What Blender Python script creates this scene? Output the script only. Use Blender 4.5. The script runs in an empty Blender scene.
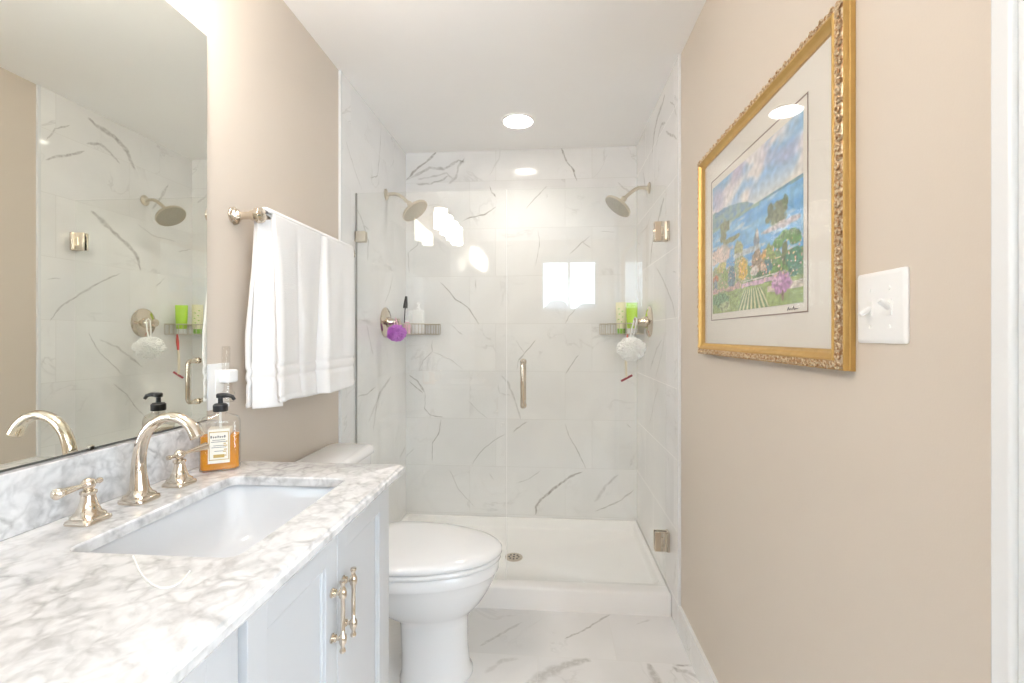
import bpy, bmesh, math, random
from mathutils import Vector, Matrix, noise
random.seed(7)
C = bpy.context.scene.collection
sc = bpy.context.scene
PI = math.pi

# ------------------------------------------------------------------ camera, world, lights, exposure
F, PSI, CY, EYE = 465.0, 0.08, 335.5, 1.255
cd = bpy.data.cameras.new('camera'); cam = bpy.data.objects.new('camera', cd); C.objects.link(cam)
cam.location = (0, 0, EYE); cam.rotation_euler = (PI/2, 0, PSI)
cd.sensor_fit = 'HORIZONTAL'; cd.sensor_width = 36; cd.lens = 36*F/1024
cd.shift_y = (CY-341.5)/1024; cd.clip_start = .02
sc.camera = cam
sc.view_settings.view_transform = 'Standard'; sc.view_settings.look = 'None'
sc.view_settings.gamma = 1; sc.view_settings.use_curve_mapping = False
sc.view_settings.exposure = 0.28
sc.cycles.use_denoising = True
sc.cycles.max_bounces = 14; sc.cycles.diffuse_bounces = 9; sc.cycles.glossy_bounces = 6
sc.cycles.transparent_max_bounces = 24; sc.cycles.sample_clamp_indirect = 6
sc.cycles.caustics_reflective = False
w = bpy.data.worlds.new('world'); sc.world = w; w.use_nodes = True
bg = w.node_tree.nodes['Background']; bg.inputs[0].default_value = (.74, .86, 1, 1); bg.inputs[1].default_value = 9.4

def area(name, loc, rot, sx, sy, power, col):
    l = bpy.data.lights.new(name, 'AREA'); l.shape = 'RECTANGLE'; l.size = sx; l.size_y = sy
    l.energy = power; l.color = col
    o = bpy.data.objects.new(name, l); C.objects.link(o); o.location = loc; o.rotation_euler = rot; return o
area('fill_rear', (1.55, -1.60, 1.42), (PI/2, 0, 0), 1.2, 1.4, 10, (.90, .95, 1))  # added fill lamp outside the made-up large rear window
# daylight entering through the side window of the room behind the camera
area('daylight_side', (2.75, -.65, 1.4), (0, PI/2, 0), 1.4, .85, 4, (.90, .95, 1))
LAMP_E, DOWN_E = 35.0, 16.0

# ------------------------------------------------------------------ room numbers (metres)
XL, XR, YB, H = -.93, .545, 2.96, 2.44
YT = 2.02          # where the tile starts
YG = 2.175         # shower glass
WX, RX, RY = -.938, 2.6, -1.45   # painted left wall face, rear room side and back

# ------------------------------------------------------------------ material helpers
def mat(name, col=(.8,.8,.8), rough=.5, metal=0., **k):
    m = bpy.data.materials.new(name); m.use_nodes = True
    b = m.node_tree.nodes['Principled BSDF']
    b.inputs['Base Color'].default_value = (*col, 1); b.inputs['Roughness'].default_value = rough
    b.inputs['Metallic'].default_value = metal
    for kk, v in k.items():
        b.inputs[kk.replace('_', ' ')].default_value = v
    return m
class N:
    def __init__(s, m): s.t = m.node_tree; s.b = s.t.nodes.get('Principled BSDF')
    def n(s, typ, **k):
        x = s.t.nodes.new(typ)
        for a, v in k.items(): setattr(x, a, v)
        return x
    def l(s, a, b): s.t.links.new(a, b)
    def inp(s, sock, v):
        if hasattr(v, 'is_output'): s.l(v, sock)
        else: sock.default_value = v
    def m(s, op, a, b=0., c=0.):
        x = s.n('ShaderNodeMath', operation=op)
        s.inp(x.inputs[0], a); s.inp(x.inputs[1], b)
        if op in ('MULTIPLY_ADD', 'COMPARE', 'SMOOTH_MIN'): s.inp(x.inputs[2], c)
        return x.outputs[0]
    def comb(s, a, b, c=0.):
        x = s.n('ShaderNodeCombineXYZ'); s.inp(x.inputs[0], a); s.inp(x.inputs[1], b); s.inp(x.inputs[2], c); return x.outputs[0]
    def noise(s, vec, scale, detail=3, dist=0., rough=.5):
        x = s.n('ShaderNodeTexNoise'); s.l(vec, x.inputs['Vector'])
        x.inputs['Scale'].default_value = scale; x.inputs['Detail'].default_value = detail
        x.inputs['Distortion'].default_value = dist; x.inputs['Roughness'].default_value = rough
        return x.outputs['Fac']
    def mr(s, v, a, b, c=0., d=1.):
        x = s.n('ShaderNodeMapRange'); s.l(v, x.inputs[0])
        for i, q in enumerate((a, b, c, d)): x.inputs[i+1].default_value = q
        return x.outputs[0]
    def mix(s, f, a, b):
        x = s.n('ShaderNodeMix', data_type='RGBA'); s.inp(x.inputs[0], f)
        for i, v in ((6, a), (7, b)):
            if hasattr(v, 'is_output'): s.l(v, x.inputs[i])
            else: x.inputs[i].default_value = (*v, 1)
        return x.outputs[2]
    def bump(s, h, strength, dist=.001):
        x = s.n('ShaderNodeBump'); x.inputs['Strength'].default_value = strength; x.inputs['Distance'].default_value = dist
        s.l(h, x.inputs['Height']); s.l(x.outputs[0], s.b.inputs['Normal'])

def paint(name, col, rough=.55, bump=.15):
    m = mat(name, col, rough); q = N(m); tc = q.n('ShaderNodeTexCoord')
    f = q.noise(tc.outputs['Object'], 3, 2); q.l(q.mix(f, tuple(c*.985 for c in col), tuple(min(1, c*1.015) for c in col)), q.b.inputs['Base Color'])
    q.bump(q.noise(tc.outputs['Object'], 260, 2), bump, .0006)
    return m
def tile_mat(name, v0, offa, offb, w=.6096, h=.3048, base=(.87,.865,.855), rough=.06, veins=.3):
    m = mat(name, base, rough); q = N(m)
    uv = q.n('ShaderNodeUVMap'); uv.uv_map = 'UVMap'
    sp = q.n('ShaderNodeSeparateXYZ'); q.l(uv.outputs[0], sp.inputs[0]); U, V = sp.outputs[0], sp.outputs[1]
    rv = q.m('DIVIDE', q.m('SUBTRACT', V, v0), h); row = q.m('FLOOR', rv)
    par = q.m('FLOORED_MODULO', row, 2.)
    uu = q.m('DIVIDE', q.m('SUBTRACT', U, q.m('MULTIPLY_ADD', par, offb-offa, offa)), w); col = q.m('FLOOR', uu)
    fv, fu = q.m('SUBTRACT', rv, row), q.m('SUBTRACT', uu, col)
    dv = q.m('MULTIPLY', q.m('MINIMUM', fv, q.m('SUBTRACT', 1., fv)), h)
    du = q.m('MULTIPLY', q.m('MINIMUM', fu, q.m('SUBTRACT', 1., fu)), w)
    d = q.m('MINIMUM', dv, du)
    grout = q.mr(d, .0009, .0016, 1., 0.)
    vec = q.comb(q.m('MULTIPLY_ADD', col, 3.71, U), q.m('MULTIPLY_ADD', row, 5.13, V), 0.)
    cloud = q.noise(vec, 2.6, 5, .6)
    c = q.mix(q.mr(cloud, .35, .75), base, tuple(x*.9 for x in base))
    ridge = q.m('ABSOLUTE', q.m('SUBTRACT', q.noise(vec, 2.1, 6, 1.3, .55), .5))
    vm = q.m('MULTIPLY', q.mr(ridge, .0, .014, 1., 0.), q.mr(q.noise(vec, 3.1, 2), .5, .66))
    c = q.mix(q.m('MULTIPLY', vm, veins), c, (.42, .40, .37))
    at = q.n('ShaderNodeAttribute'); at.attribute_name = 'vein'
    brk = q.mr(q.noise(vec, 60, 3), .3, .55, .5, 1.25)
    c = q.mix(q.m('MULTIPLY', at.outputs['Fac'], brk), c, (.33, .31, .28))
    c = q.mix(q.m('MULTIPLY', grout, .55), c, (.60, .585, .55))
    q.l(c, q.b.inputs['Base Color'])
    q.l(q.mr(grout, 0, 1, rough, .5), q.b.inputs['Roughness'])
    q.bump(q.m('MULTIPLY', grout, -1.), .3, .0008)
    return m
def carrara(name):
    m = mat(name, (.85,.84,.83), .12); q = N(m); tc = q.n('ShaderNodeTexCoord')
    mp = q.n('ShaderNodeMapping'); q.l(tc.outputs['Object'], mp.inputs[0]); mp.inputs['Rotation'].default_value = (.2, .1, .6)
    mp.inputs['Scale'].default_value = (1, 1, 1)
    nz = q.n('ShaderNodeTexNoise'); q.l(mp.outputs[0], nz.inputs['Vector']); nz.inputs['Scale'].default_value = 17; nz.inputs['Detail'].default_value = 4
    va = q.n('ShaderNodeVectorMath', operation='MULTIPLY_ADD'); q.l(nz.outputs['Color'], va.inputs[0]); va.inputs[1].default_value = (.045, .045, .045); q.l(mp.outputs[0], va.inputs[2])
    def cells(scale, lo, hi):
        v = q.n('ShaderNodeTexVoronoi', feature='DISTANCE_TO_EDGE'); q.l(va.outputs[0], v.inputs['Vector']); v.inputs['Scale'].default_value = scale
        return q.mr(v.outputs['Distance'], lo, hi, 1., 0.)
    big = q.m('MULTIPLY', cells(22, .0, .16), q.mr(q.noise(va.outputs[0], 13, 3), .36, .62))
    fine = q.m('MULTIPLY', cells(46, .0, .26), q.mr(q.noise(va.outputs[0], 24, 2), .40, .65))
    cl = q.mr(q.noise(va.outputs[0], 34, 5, .4), .47, .70)
    f = q.m('MINIMUM', q.m('ADD', q.m('ADD', q.m('MULTIPLY', big, .46), q.m('MULTIPLY', fine, .34)), q.m('MULTIPLY', cl, .42)), 1.)
    q.l(q.mix(f, (.79,.785,.78), (.38,.375,.37)), q.b.inputs['Base Color'])
    return m
def glass(name, tint=(.965,.985,.97), boost=1.0):
    m = bpy.data.materials.new(name); m.use_nodes = True; q = N(m); t = m.node_tree
    for x in list(t.nodes): t.nodes.remove(x)
    out = q.n('ShaderNodeOutputMaterial'); g = q.n('ShaderNodeNewGeometry')
    dp = q.n('ShaderNodeVectorMath', operation='DOT_PRODUCT'); q.l(g.outputs['Incoming'], dp.inputs[0]); q.l(g.outputs['Normal'], dp.inputs[1])
    f = q.m('POWER', q.m('SUBTRACT', 1., q.m('ABSOLUTE', dp.outputs['Value'])), 5.)
    f = q.m('MULTIPLY', q.m('MULTIPLY_ADD', f, .955, .045), boost)
    tr = q.n('ShaderNodeBsdfTransparent'); tr.inputs[0].default_value = (*tint, 1)
    gl = q.n('ShaderNodeBsdfGlossy'); gl.inputs['Roughness'].default_value = 0.
    mx = q.n('ShaderNodeMixShader'); q.l(f, mx.inputs[0]); q.l(tr.outputs[0], mx.inputs[1]); q.l(gl.outputs[0], mx.inputs[2]); q.l(mx.outputs[0], out.inputs[0])
    return m
def emis(name, col, e):
    m = mat(name, (.9,.9,.9), .4); b = m.node_tree.nodes['Principled BSDF']
    b.inputs['Emission Color'].default_value = (*col, 1); b.inputs['Emission Strength'].default_value = e; return m
def attr_mat(name, attr, rough=.6):
    m = mat(name, (.8,.8,.8), rough); q = N(m); a = q.n('ShaderNodeAttribute'); a.attribute_name = attr
    q.l(a.outputs['Color'], q.b.inputs['Base Color']); return m

M = {}
M['wall'] = paint('beige_wall_paint', (.655, .58, .497), .5)
M['ceil'] = paint('white_ceiling_paint', (.915, .905, .89), .6)
M['trimw'] = paint('white_semigloss_paint', (.79, .80, .80), .25, .05)
M['cab'] = paint('white_cabinet_lacquer', (.60, .61, .625), .28, .05)
M['backtile'] = tile_mat('marble_tile_back', .112-.3048, .268, .100)
M['lefttile'] = tile_mat('marble_tile_left', .112-.3048, .29, .05)
M['righttile'] = tile_mat('marble_tile_right', .112-.3048, .26, .05)
M['floortile'] = tile_mat('marble_floor_tile', 1.823-.3048*8, .261, .261-.3048, base=(.82,.81,.80), rough=.12, veins=.25)
M['basetile'] = tile_mat('marble_base_tile', -.5, 1.83, 1.83, h=1.2, rough=.1, veins=.5)
M['carrara'] = carrara('carrara_counter_marble')
M['glass'] = glass('clear_shower_glass', (.99,.995,.988))
M['pane'] = glass('window_glass', (.98,.99,.99))
M['pictureglass'] = glass('picture_glass', (.99,.99,.99))
M['nickel'] = mat('polished_nickel', (.70, .62, .52), .07, 1.)
M['nickelb'] = mat('brushed_nickel', (.62, .56, .46), .28, 1.)
M['mirror'] = mat('mirror_silvering', (.90, .915, .86), 0., 1.)
M['mirroredge'] = mat('dark_mirror_edge', (.10, .10, .09), .3)
M['porcelain'] = mat('white_porcelain', (.81, .81, .81), .06, Coat_Weight=.4)
M['basin'] = mat('white_basin_porcelain', (.74, .75, .765), .08)
M['acrylic'] = mat('white_acrylic_pan', (.88, .865, .845), .22)
M['plastic'] = mat('white_plastic', (.88, .88, .87), .3)
M['black'] = mat('black_plastic', (.015, .015, .016), .35)
M['dark'] = mat('dark_gap', (.04, .04, .04), .6)
m = mat('white_terry_cloth', (.90, .89, .88), .95, Sheen_Weight=.3); q = N(m); tc = q.n('ShaderNodeTexCoord')
q.bump(q.noise(tc.outputs['Object'], 420, 3), .6, .003); M['terry'] = m
# gold frame
m = mat('gilded_frame', (.60, .38, .12), .42, .6); q = N(m); tc = q.n('ShaderNodeTexCoord')
q.l(q.mix(q.noise(tc.outputs['Object'], 40, 4), (.66, .43, .15), (.50, .30, .09)), q.b.inputs['Base Color']); M['gold'] = m
m = mat('antique_ornament', (.6, .47, .3), .4, .45); q = N(m); tc = q.n('ShaderNodeTexCoord')
q.l(q.mix(q.mr(q.noise(tc.outputs['Object'], 150, 3), .4, .6), (.72, .60, .42), (.42, .23, .10)), q.b.inputs['Base Color']); M['ornament'] = m
M['mat'] = mat('cream_mount_board', (.88, .83, .745), .8)
M['line'] = mat('brown_line', (.28, .19, .15), .7)
M['ink'] = mat('dark_ink', (.12, .11, .12), .7)
M['amber'] = mat('amber_soap', (.86, .36, .03), .08, Transmission_Weight=.25, IOR=1.35)
M['clear'] = glass('clear_plastic', (.97, .955, .93), 1.6)
M['paper'] = mat('cream_paper_label', (.86, .83, .74), .6)
M['gilt'] = mat('dull_gold_print', (.55, .38, .12), .5)
M['lime'] = mat('lime_plastic', (.40, .66, .03), .35)
M['limecap'] = mat('green_cap', (.25, .55, .05), .35)
M['cream'] = mat('cream_plastic', (.83, .80, .55), .4)
M['pinkc'] = mat('pink_plastic', (.80, .50, .58), .3)
M['milky'] = mat('milky_plastic', (.88, .88, .86), .3)
M['maroon'] = mat('maroon_plastic', (.30, .02, .04), .3)
M['red'] = mat('red_plastic', (.60, .06, .05), .3)
M['bone'] = mat('bone_plastic', (.85, .78, .62), .4)
M['purple'] = mat('purple_mesh', (.60, .20, .66), .8)
M['whitemesh'] = mat('white_mesh_net', (.95, .95, .94), .8)
M['shade'] = emis('lit_frosted_glass', (1, .93, .86), LAMP_E)
M['down'] = emis('lit_downlight_lens', (1, .97, .93), DOWN_E)
M['roofing'] = mat('grey_shingle', (.20, .21, .23), .8)
M['siding'] = mat('pale_siding', (.35, .36, .36), .7)
M['carpet'] = paint('grey_carpet', (.50, .46, .41), .95, .6)

# ------------------------------------------------------------------ mesh helpers
class B:
    def __init__(s): s.bm = bmesh.new()
    def box(s, x0, x1, y0, y1, z0, z1):
        v = [s.bm.verts.new(p) for p in ((x0,y0,z0),(x1,y0,z0),(x1,y1,z0),(x0,y1,z0),(x0,y0,z1),(x1,y0,z1),(x1,y1,z1),(x0,y1,z1))]
        for f in ((3,2,1,0),(4,5,6,7),(0,1,5,4),(1,2,6,5),(2,3,7,6),(3,0,4,7)): s.bm.faces.new([v[i] for i in f])
        return s
    def loft(s, loops, closed=True, cap0=True, cap1=True):
        L = [[s.bm.verts.new(p) for p in lp] for lp in loops]
        for a, b in zip(L, L[1:]):
            n = len(a)
            for i in range(n if closed else n-1): s.bm.faces.new((a[i], a[(i+1) % n], b[(i+1) % n], b[i]))
        if cap0: s.bm.faces.new(L[0][::-1])
        if cap1: s.bm.faces.new(L[-1])
        return s
    def tube(s, pts, r, seg=12, cap=True, close=False):
        P = [Vector(p) for p in pts]; n = len(P)
        R = r if isinstance(r, (list, tuple)) else [r]*n
        up = None; loops = []
        for i in range(n):
            if close: t = (P[(i+1) % n]-P[i-1]).normalized()
            else: t = (P[min(i+1, n-1)]-P[max(i-1, 0)]).normalized()
            if up is None:
                up = Vector((0,0,1)) if abs(t.z) < .9 else Vector((1,0,0))
            up = (up-t*up.dot(t)).normalized(); side = t.cross(up)
            loops.append([P[i]+(up*math.cos(a)+side*math.sin(a))*R[i] for a in [2*PI*k/seg for k in range(seg)]])
        if close: loops.append(loops[0]); cap = False
        return s.loft(loops, True, cap, cap)
    def lathe(s, prof, loc, axis=(0,0,1), seg=32, sx=1., sy=1., cap=True):
        q = Vector((0,0,1)).rotation_difference(Vector(axis).normalized())
        loops = [[Vector(loc)+q @ Vector((max(r,1e-4)*sx*math.cos(a), max(r,1e-4)*sy*math.sin(a), z)) for a in [2*PI*k/seg for k in range(seg)]] for r, z in prof]
        return s.loft(loops, True, cap, cap)
    def ball(s, loc, r, seg=16, rings=10):
        return s.lathe([(r*math.sin(PI*k/rings), -r*math.cos(PI*k/rings)) for k in range(rings+1)], loc, seg=seg)
    def grid(s, fn, nu, nv):
        V = [[s.bm.verts.new(fn(i/nu, j/nv)) for j in range(nv+1)] for i in range(nu+1)]
        for i in range(nu):
            for j in range(nv): s.bm.faces.new((V[i][j], V[i+1][j], V[i+1][j+1], V[i][j+1]))
        return V
def obj(name, b, m, parent=None, bevel=0., smooth=True, kind=None, seg=2, solid=0., angle=40, uv=None, sub=0):
    me = bpy.data.meshes.new(name)
    bmesh.ops.recalc_face_normals(b.bm, faces=b.bm.faces[:])
    off = Vector(parent_loc(parent)) if parent else Vector((0,0,0))
    for v in b.bm.verts: v.co -= off
    b.bm.to_mesh(me); b.bm.free(); me.materials.append(m)
    if smooth:
        for p in me.polygons: p.use_smooth = True
        try: me.set_sharp_from_angle(angle=math.radians(angle))
        except Exception: pass
    o = bpy.data.objects.new(name, me); C.objects.link(o)
    if parent: o.parent = parent
    if solid:
        x = o.modifiers.new('thickness', 'SOLIDIFY'); x.thickness = solid; x.offset = 0
    if bevel:
        x = o.modifiers.new('bevel', 'BEVEL'); x.width = bevel; x.segments = seg; x.limit_method = 'ANGLE'; x.angle_limit = math.radians(35)
    if sub:
        x = o.modifiers.new('sub', 'SUBSURF'); x.levels = sub; x.render_levels = sub
    if kind: o['kind'] = kind
    return o
def parent_loc(p):
    v = Vector((0,0,0))
    while p: v += p.location; p = p.parent
    return v
def thing(name, label, cat, loc, group=None):
    o = bpy.data.objects.new(name, None); C.objects.link(o); o.location = loc; o.empty_display_size = .05
    o['label'] = label; o['category'] = cat
    if group: o['group'] = group
    return o
def tag(o, label, cat, group=None):
    o['label'] = label; o['category'] = cat
    if group: o['group'] = group
    return o
def rr(x0, x1, y0, y1, r, n=6):   # rounded rectangle loop
    out = []
    for cx, cy, a0 in ((x1-r, y1-r, 0), (x0+r, y1-r, PI/2), (x0+r, y0+r, PI), (x1-r, y0+r, 1.5*PI)):
        for k in range(n+1):
            a = a0+PI/2*k/n; out.append((cx+r*math.cos(a), cy+r*math.sin(a)))
    return out

# ------------------------------------------------------------------ photograph rays, used only to trace stone veins onto their surfaces
_c, _s = math.cos(PSI), math.sin(PSI)
def ray(u, v): r = (u-512)/F; return (_c*r-_s, _s*r+_c, -(v-CY)/F)
def hit(ax, val, u, v):
    a = ray(u, v); d = (val-(EYE if ax == 2 else 0))/a[ax]
    return (d*a[0], d*a[1], EYE+d*a[2])
# every list: crop origin and scale, then polylines with a width in millimetres
BACKV = [((400,140,3.4167), [
 (9,.8,[(130,35),(90,75),(50,105),(22,140)]), (12,.5,[(25,135),(60,118),(100,95),(150,100),(200,70),(222,75)]), (8,.6,[(55,152),(100,150),(150,135),(165,120)]),
 (10,.45,[(165,150),(190,130),(200,90),(222,60)]), (7,.35,[(60,135),(110,125),(160,112),(185,140)]), (5,.7,[(305,158),(315,180),(328,195)]), (5,.8,[(215,278),(240,265),(290,255),(328,228)]),
 (3,.6,[(68,330),(60,360),(28,385),(30,430),(32,455)]), (5,.8,[(138,485),(170,520),(190,545),(230,570),(255,605),(270,632)]), (3,.6,[(258,475),(258,510)]),
 (7,.8,[(550,25),(570,75),(590,100),(606,140)]), (4,.5,[(503,158),(470,190),(430,235)]), (3,.6,[(470,310),(478,350),(468,400),(460,430)]), (3,.7,[(650,328),(620,350),(580,390)]),
 (3,.7,[(618,345),(652,370)]), (4,.5,[(600,578),(575,605),(565,630)]), (3,.5,[(685,312),(735,315)]), (6,.22,[(345,28),(340,60),(305,120)]), (4,.4,[(172,630),(215,668)]), (8,.4,[(745,143),(765,165),(790,180)])]),
 ((400,340,3.4167), [
 (3,.6,[(110,0),(110,40),(80,70),(70,95)]), (3,.5,[(110,40),(170,65),(215,100)]), (4,.7,[(465,0),(430,40),(405,70),(398,105)]), (3,.5,[(395,0),(425,45)]),
 (6,.7,[(30,120),(60,140),(85,180)]), (3,.7,[(85,180),(85,235),(105,258),(150,265)]), (4,.7,[(30,140),(80,182)]), (4,.7,[(140,270),(132,320),(112,350),(110,415)]),
 (8,.45,[(345,120),(370,150),(390,200),(412,272)]), (6,.3,[(335,150),(340,180),(380,190)]), (4,.7,[(435,278),(400,300),(385,315)]), (4,.6,[(360,320),(320,345),(285,370),(245,425)]),
 (4,.6,[(565,285),(575,325),(610,385),(635,440)]), (10,.8,[(625,450),(585,465),(530,505),(485,540),(465,570),(462,597)]), (4,.7,[(610,50),(565,115)]),
 (4,.4,[(170,445),(200,510),(255,570)]), (4,.4,[(305,455),(320,480)]), (4,.4,[(480,445),(440,475),(400,490)]), (11,.35,[(745,460),(700,500),(665,555)]),
 (6,.5,[(800,510),(750,550),(705,570),(665,585)]), (3,.35,[(230,205),(270,245),(300,268)]), (3,.7,[(775,285),(790,300)]), (3,.5,[(20,400),(50,370)])])]
LEFTV = [((340,50,3.413), [(4,.6,[(140,260),(137,330),(128,430),(105,437)]), (4,.4,[(20,310),(50,410),(75,480)])]),
 ((330,170,3.79), [(6,.55,[(95,130),(125,200),(145,270),(143,350)]), (4,.6,[(238,400),(225,460),(205,510)]), (4,.4,[(120,200),(150,230)])]),
 ((340,240,2.85), [(5,.35,[(75,240),(95,330)]), (12,.4,[(145,390),(110,440),(100,500),(95,545)]), (8,.35,[(118,430),(80,520)]), (4,.6,[(50,445),(75,440),(102,418)]), (5,.7,[(185,590),(170,620)])])]
MIRV = [((0,0,3.415), [(8,.6,[(155,545),(200,535),(240,530),(290,515)]), (18,.6,[(300,400),(330,430),(390,465),(430,510),(462,580)]), (10,.5,[(295,490),(340,490),(370,515),(410,560)]), (5,.5,[(160,480),(190,440),(240,428)])]),
 ((0,180,3.415), [(16,.7,[(310,105),(350,140),(400,190),(450,235),(470,265),(480,310)]), (6,.6,[(170,480),(210,430),(290,380),(340,350),(412,318)]), (5,.5,[(300,520),(340,590),(420,665)]),
  (7,.45,[(340,545),(400,570),(490,640)]), (5,.4,[(470,150),(520,190),(600,210)]), (4,.5,[(610,245),(655,235)]), (4,.5,[(530,365),(565,335)]), (10,.5,[(575,15),(550,60),(520,100)]), (4,.4,[(160,340),(210,335)])]),
 ((0,370,3.415), [(5,.5,[(385,45),(430,80),(465,130),(500,165)])])]
FLOORV = [((470,600,4.096), [(7,.6,[(575,58),(520,90),(490,112),(440,135),(388,160)]), (8,.35,[(215,90),(150,125),(40,190)]), (26,.5,[(495,245),(430,255),(340,290),(265,330),(200,370)]),
  (22,.55,[(725,258),(745,290),(765,335),(770,380)]), (14,.5,[(830,272),(850,290),(900,295),(935,325)]), (8,.5,[(840,270),(915,268)]), (8,.25,[(680,100),(740,80)]), (14,.25,[(60,300),(130,250),(200,240)])])]
def add_veins(b, vl, ax, val, nrm, uvf, data, mirror=False):
    for (ox, oy, sc_), polys in vl:
        for wmm, st, pl in polys:
            P = []
            for x, y in pl:
                u, v = ox+x/sc_, oy+y/sc_
                if mirror:
                    p = hit(0, 2*XL-XR, u, v); p = (XR, p[1], p[2])
                else: p = hit(ax, val, u, v)
                P.append(Vector(p)+Vector(nrm)*.0004)
            Q = []
            for a, c_ in zip(P, P[1:]):
                k = max(2, int((c_-a).length/.012))
                Q += [a.lerp(c_, i/k) for i in range(k)]
            Q.append(P[-1]); n = len(Q); rows = []
            for i, p in enumerate(Q):
                t = (Q[min(i+1, n-1)]-Q[max(i-1, 0)]).normalized(); sd = t.cross(Vector(nrm))
                j = noise.noise(p*38)*.005+noise.noise(p*120)*.002
                ww = wmm*.0013*(.55+.9*abs(noise.noise(p*17+Vector((3,5,1)))))*(.45+.55*min(1, 6*min(i, n-1-i)/n))
                pp = p+sd*j
                rows.append([b.bm.verts.new(pp+sd*ww*e) for e in (-1, -.35, .35, 1)])
                fade = .25 if i in (0, n-1) else 1
                for vtx, f in zip(rows[-1], (0, 1, 1, 0)): data[vtx] = st*f*fade*(.65+.6*abs(noise.noise(p*25)))
            for r0, r1 in zip(rows, rows[1:]):
                for k in range(3): b.bm.faces.new((r0[k], r0[k+1], r1[k+1], r1[k]))
def tiled(name, b, m, uvf, vein=None, kind='structure'):
    # flat tiled surface: UVs in metres, vein strength as an attribute
    lay = b.bm.verts.layers.float.new('vein')
    return lay
def tiled_surface(name, faces, m, uvf, veins=None, ax=0, val=0, nrm=(0,0,1), mirror=False):
    b = B(); data = {}
    for x0, x1, y0, y1, z0, z1 in faces: b.box(x0, x1, y0, y1, z0, z1)
    if veins: add_veins(b, veins, ax, val, nrm, uvf, data, mirror)
    b.bm.verts.index_update()
    vals = [data.get(v, 0.) for v in b.bm.verts]
    uvl = b.bm.loops.layers.uv.new('UVMap')
    for f in b.bm.faces:
        for l in f.loops: l[uvl].uv = uvf(l.vert.co)
    me = bpy.data.meshes.new(name)
    nv = len(b.bm.faces)
    b.bm.to_mesh(me); b.bm.free()
    a = me.attributes.new('vein', 'FLOAT', 'POINT'); a.data.foreach_set('value', vals)
    me.materials.append(m); o = bpy.data.objects.new(name, me); C.objects.link(o); o['kind'] = 'structure'
    return o

# ------------------------------------------------------------------ the room shell
b = B(); b.box(WX-.1, WX, RY, YB+.12, 0, H); obj('wall_left', b, M['wall'], kind='structure', smooth=False)
b = B(); b.box(XR+.008, XR+.13, .53, YB+.12, 0, H); obj('wall_right', b, M['wall'], kind='structure', smooth=False)
b = B(); b.box(WX-.1, XR+.13, YB+.012, YB+.12, 0, H); obj('wall_back', b, M['wall'], kind='structure', smooth=False)
b = B(); b.box(XR+.13, RX, .55, .67, 0, H); obj('wall_bedroom', b, M['wall'], kind='structure', smooth=False)
LIGHTS = [(-.172, 2.563), (1.5, -.45)]  # shower light, then the added bedroom fill light
def holed(b, x0, x1, y0, y1, cx, cy, r, z0, z1, n=48):
    cors = [(x0,y0),(x1,y0),(x1,y1),(x0,y1)]
    A_ = sorted([2*PI*k/n-PI for k in range(n)]+[math.atan2(y-cy, x-cx) for x, y in cors])
    inn_, out_ = [], []
    for a in A_:
        dx, dy = math.cos(a), math.sin(a); ts = []
        if dx > 1e-9: ts.append((x1-cx)/dx)
        if dx < -1e-9: ts.append((x0-cx)/dx)
        if dy > 1e-9: ts.append((y1-cy)/dy)
        if dy < -1e-9: ts.append((y0-cy)/dy)
        t_ = min(ts); inn_.append((cx+r*dx, cy+r*dy)); out_.append((cx+dx*t_, cy+dy*t_))
    lp_ = lambda P_, z: [(x, y, z) for x, y in P_]
    b.loft([lp_(inn_, z0), lp_(out_, z0), lp_(out_, z1), lp_(inn_, z1), lp_(inn_, z0)], True, False, False)
    return b
b = B(); holed(b, WX-.1, XR+.13, .55, YB+.12, *LIGHTS[0], .080, H, H+.14); holed(b, XR+.13, RX+.12, RY-.12, .55, *LIGHTS[1], .080, H, H+.14)
b.box(WX-.1, XR+.13, RY-.12, .55, H, H+.14); b.box(XR+.13, RX+.12, .55, YB+.12, H, H+.14)
obj('ceiling', b, M['ceil'], kind='structure', smooth=False)
# tiled shower walls
tiled_surface('wall_back_tile', [(XL, XR, YB, YB+.012, .085, H)], M['backtile'], lambda p: (p.x, p.z), BACKV, 1, YB, (0,-1,0))
tiled_surface('wall_left_tile', [(WX, XL, YT, YB, .0, H)], M['lefttile'], lambda p: (p.y, p.z), LEFTV, 0, XL, (1,0,0))
tiled_surface('wall_right_tile', [(XR, XR+.008, YT, YB, .0, H)], M['righttile'], lambda p: (p.y, p.z), MIRV, 0, XR, (-1,0,0), True)
tiled_surface('floor', [(WX, XR+.13, .53, YB+.05, -.05, 0), (WX, .6, RY, .53, -.05, 0)], M['floortile'], lambda p: (p.x, p.y), FLOORV, 2, 0, (0,0,1))
b = B(); b.box(.6, RX, RY, .55, -.05, .003); obj('floor_carpet', b, M['carpet'], kind='structure', smooth=False)
b = B(); b.box(WX-.001, XL+.004, YT-.014, YT, 0, H); obj('trim_1', b, M['trimw'], kind='structure', bevel=.002)
b = B(); b.box(XR-.004, XR+.009, YT-.014, YT, 0, H); obj('trim_2', b, M['trimw'], kind='structure', bevel=.002)
# tile baseboards with a white edge strip
o = tiled_surface('baseboard_right', [(XR-.004, XR+.009, .64, YT-.014, 0, .112)], M['basetile'], lambda p: (p.y, p.z))
b = B(); b.box(XR-.006, XR+.009, .64, YT-.014, .112, .118); obj('trim_3', b, M['trimw'], kind='structure')
o = tiled_surface('baseboard_left', [(WX, XL+.004, 1.22, YT-.014, 0, .112)], M['basetile'], lambda p: (p.y+.3, p.z))
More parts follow.
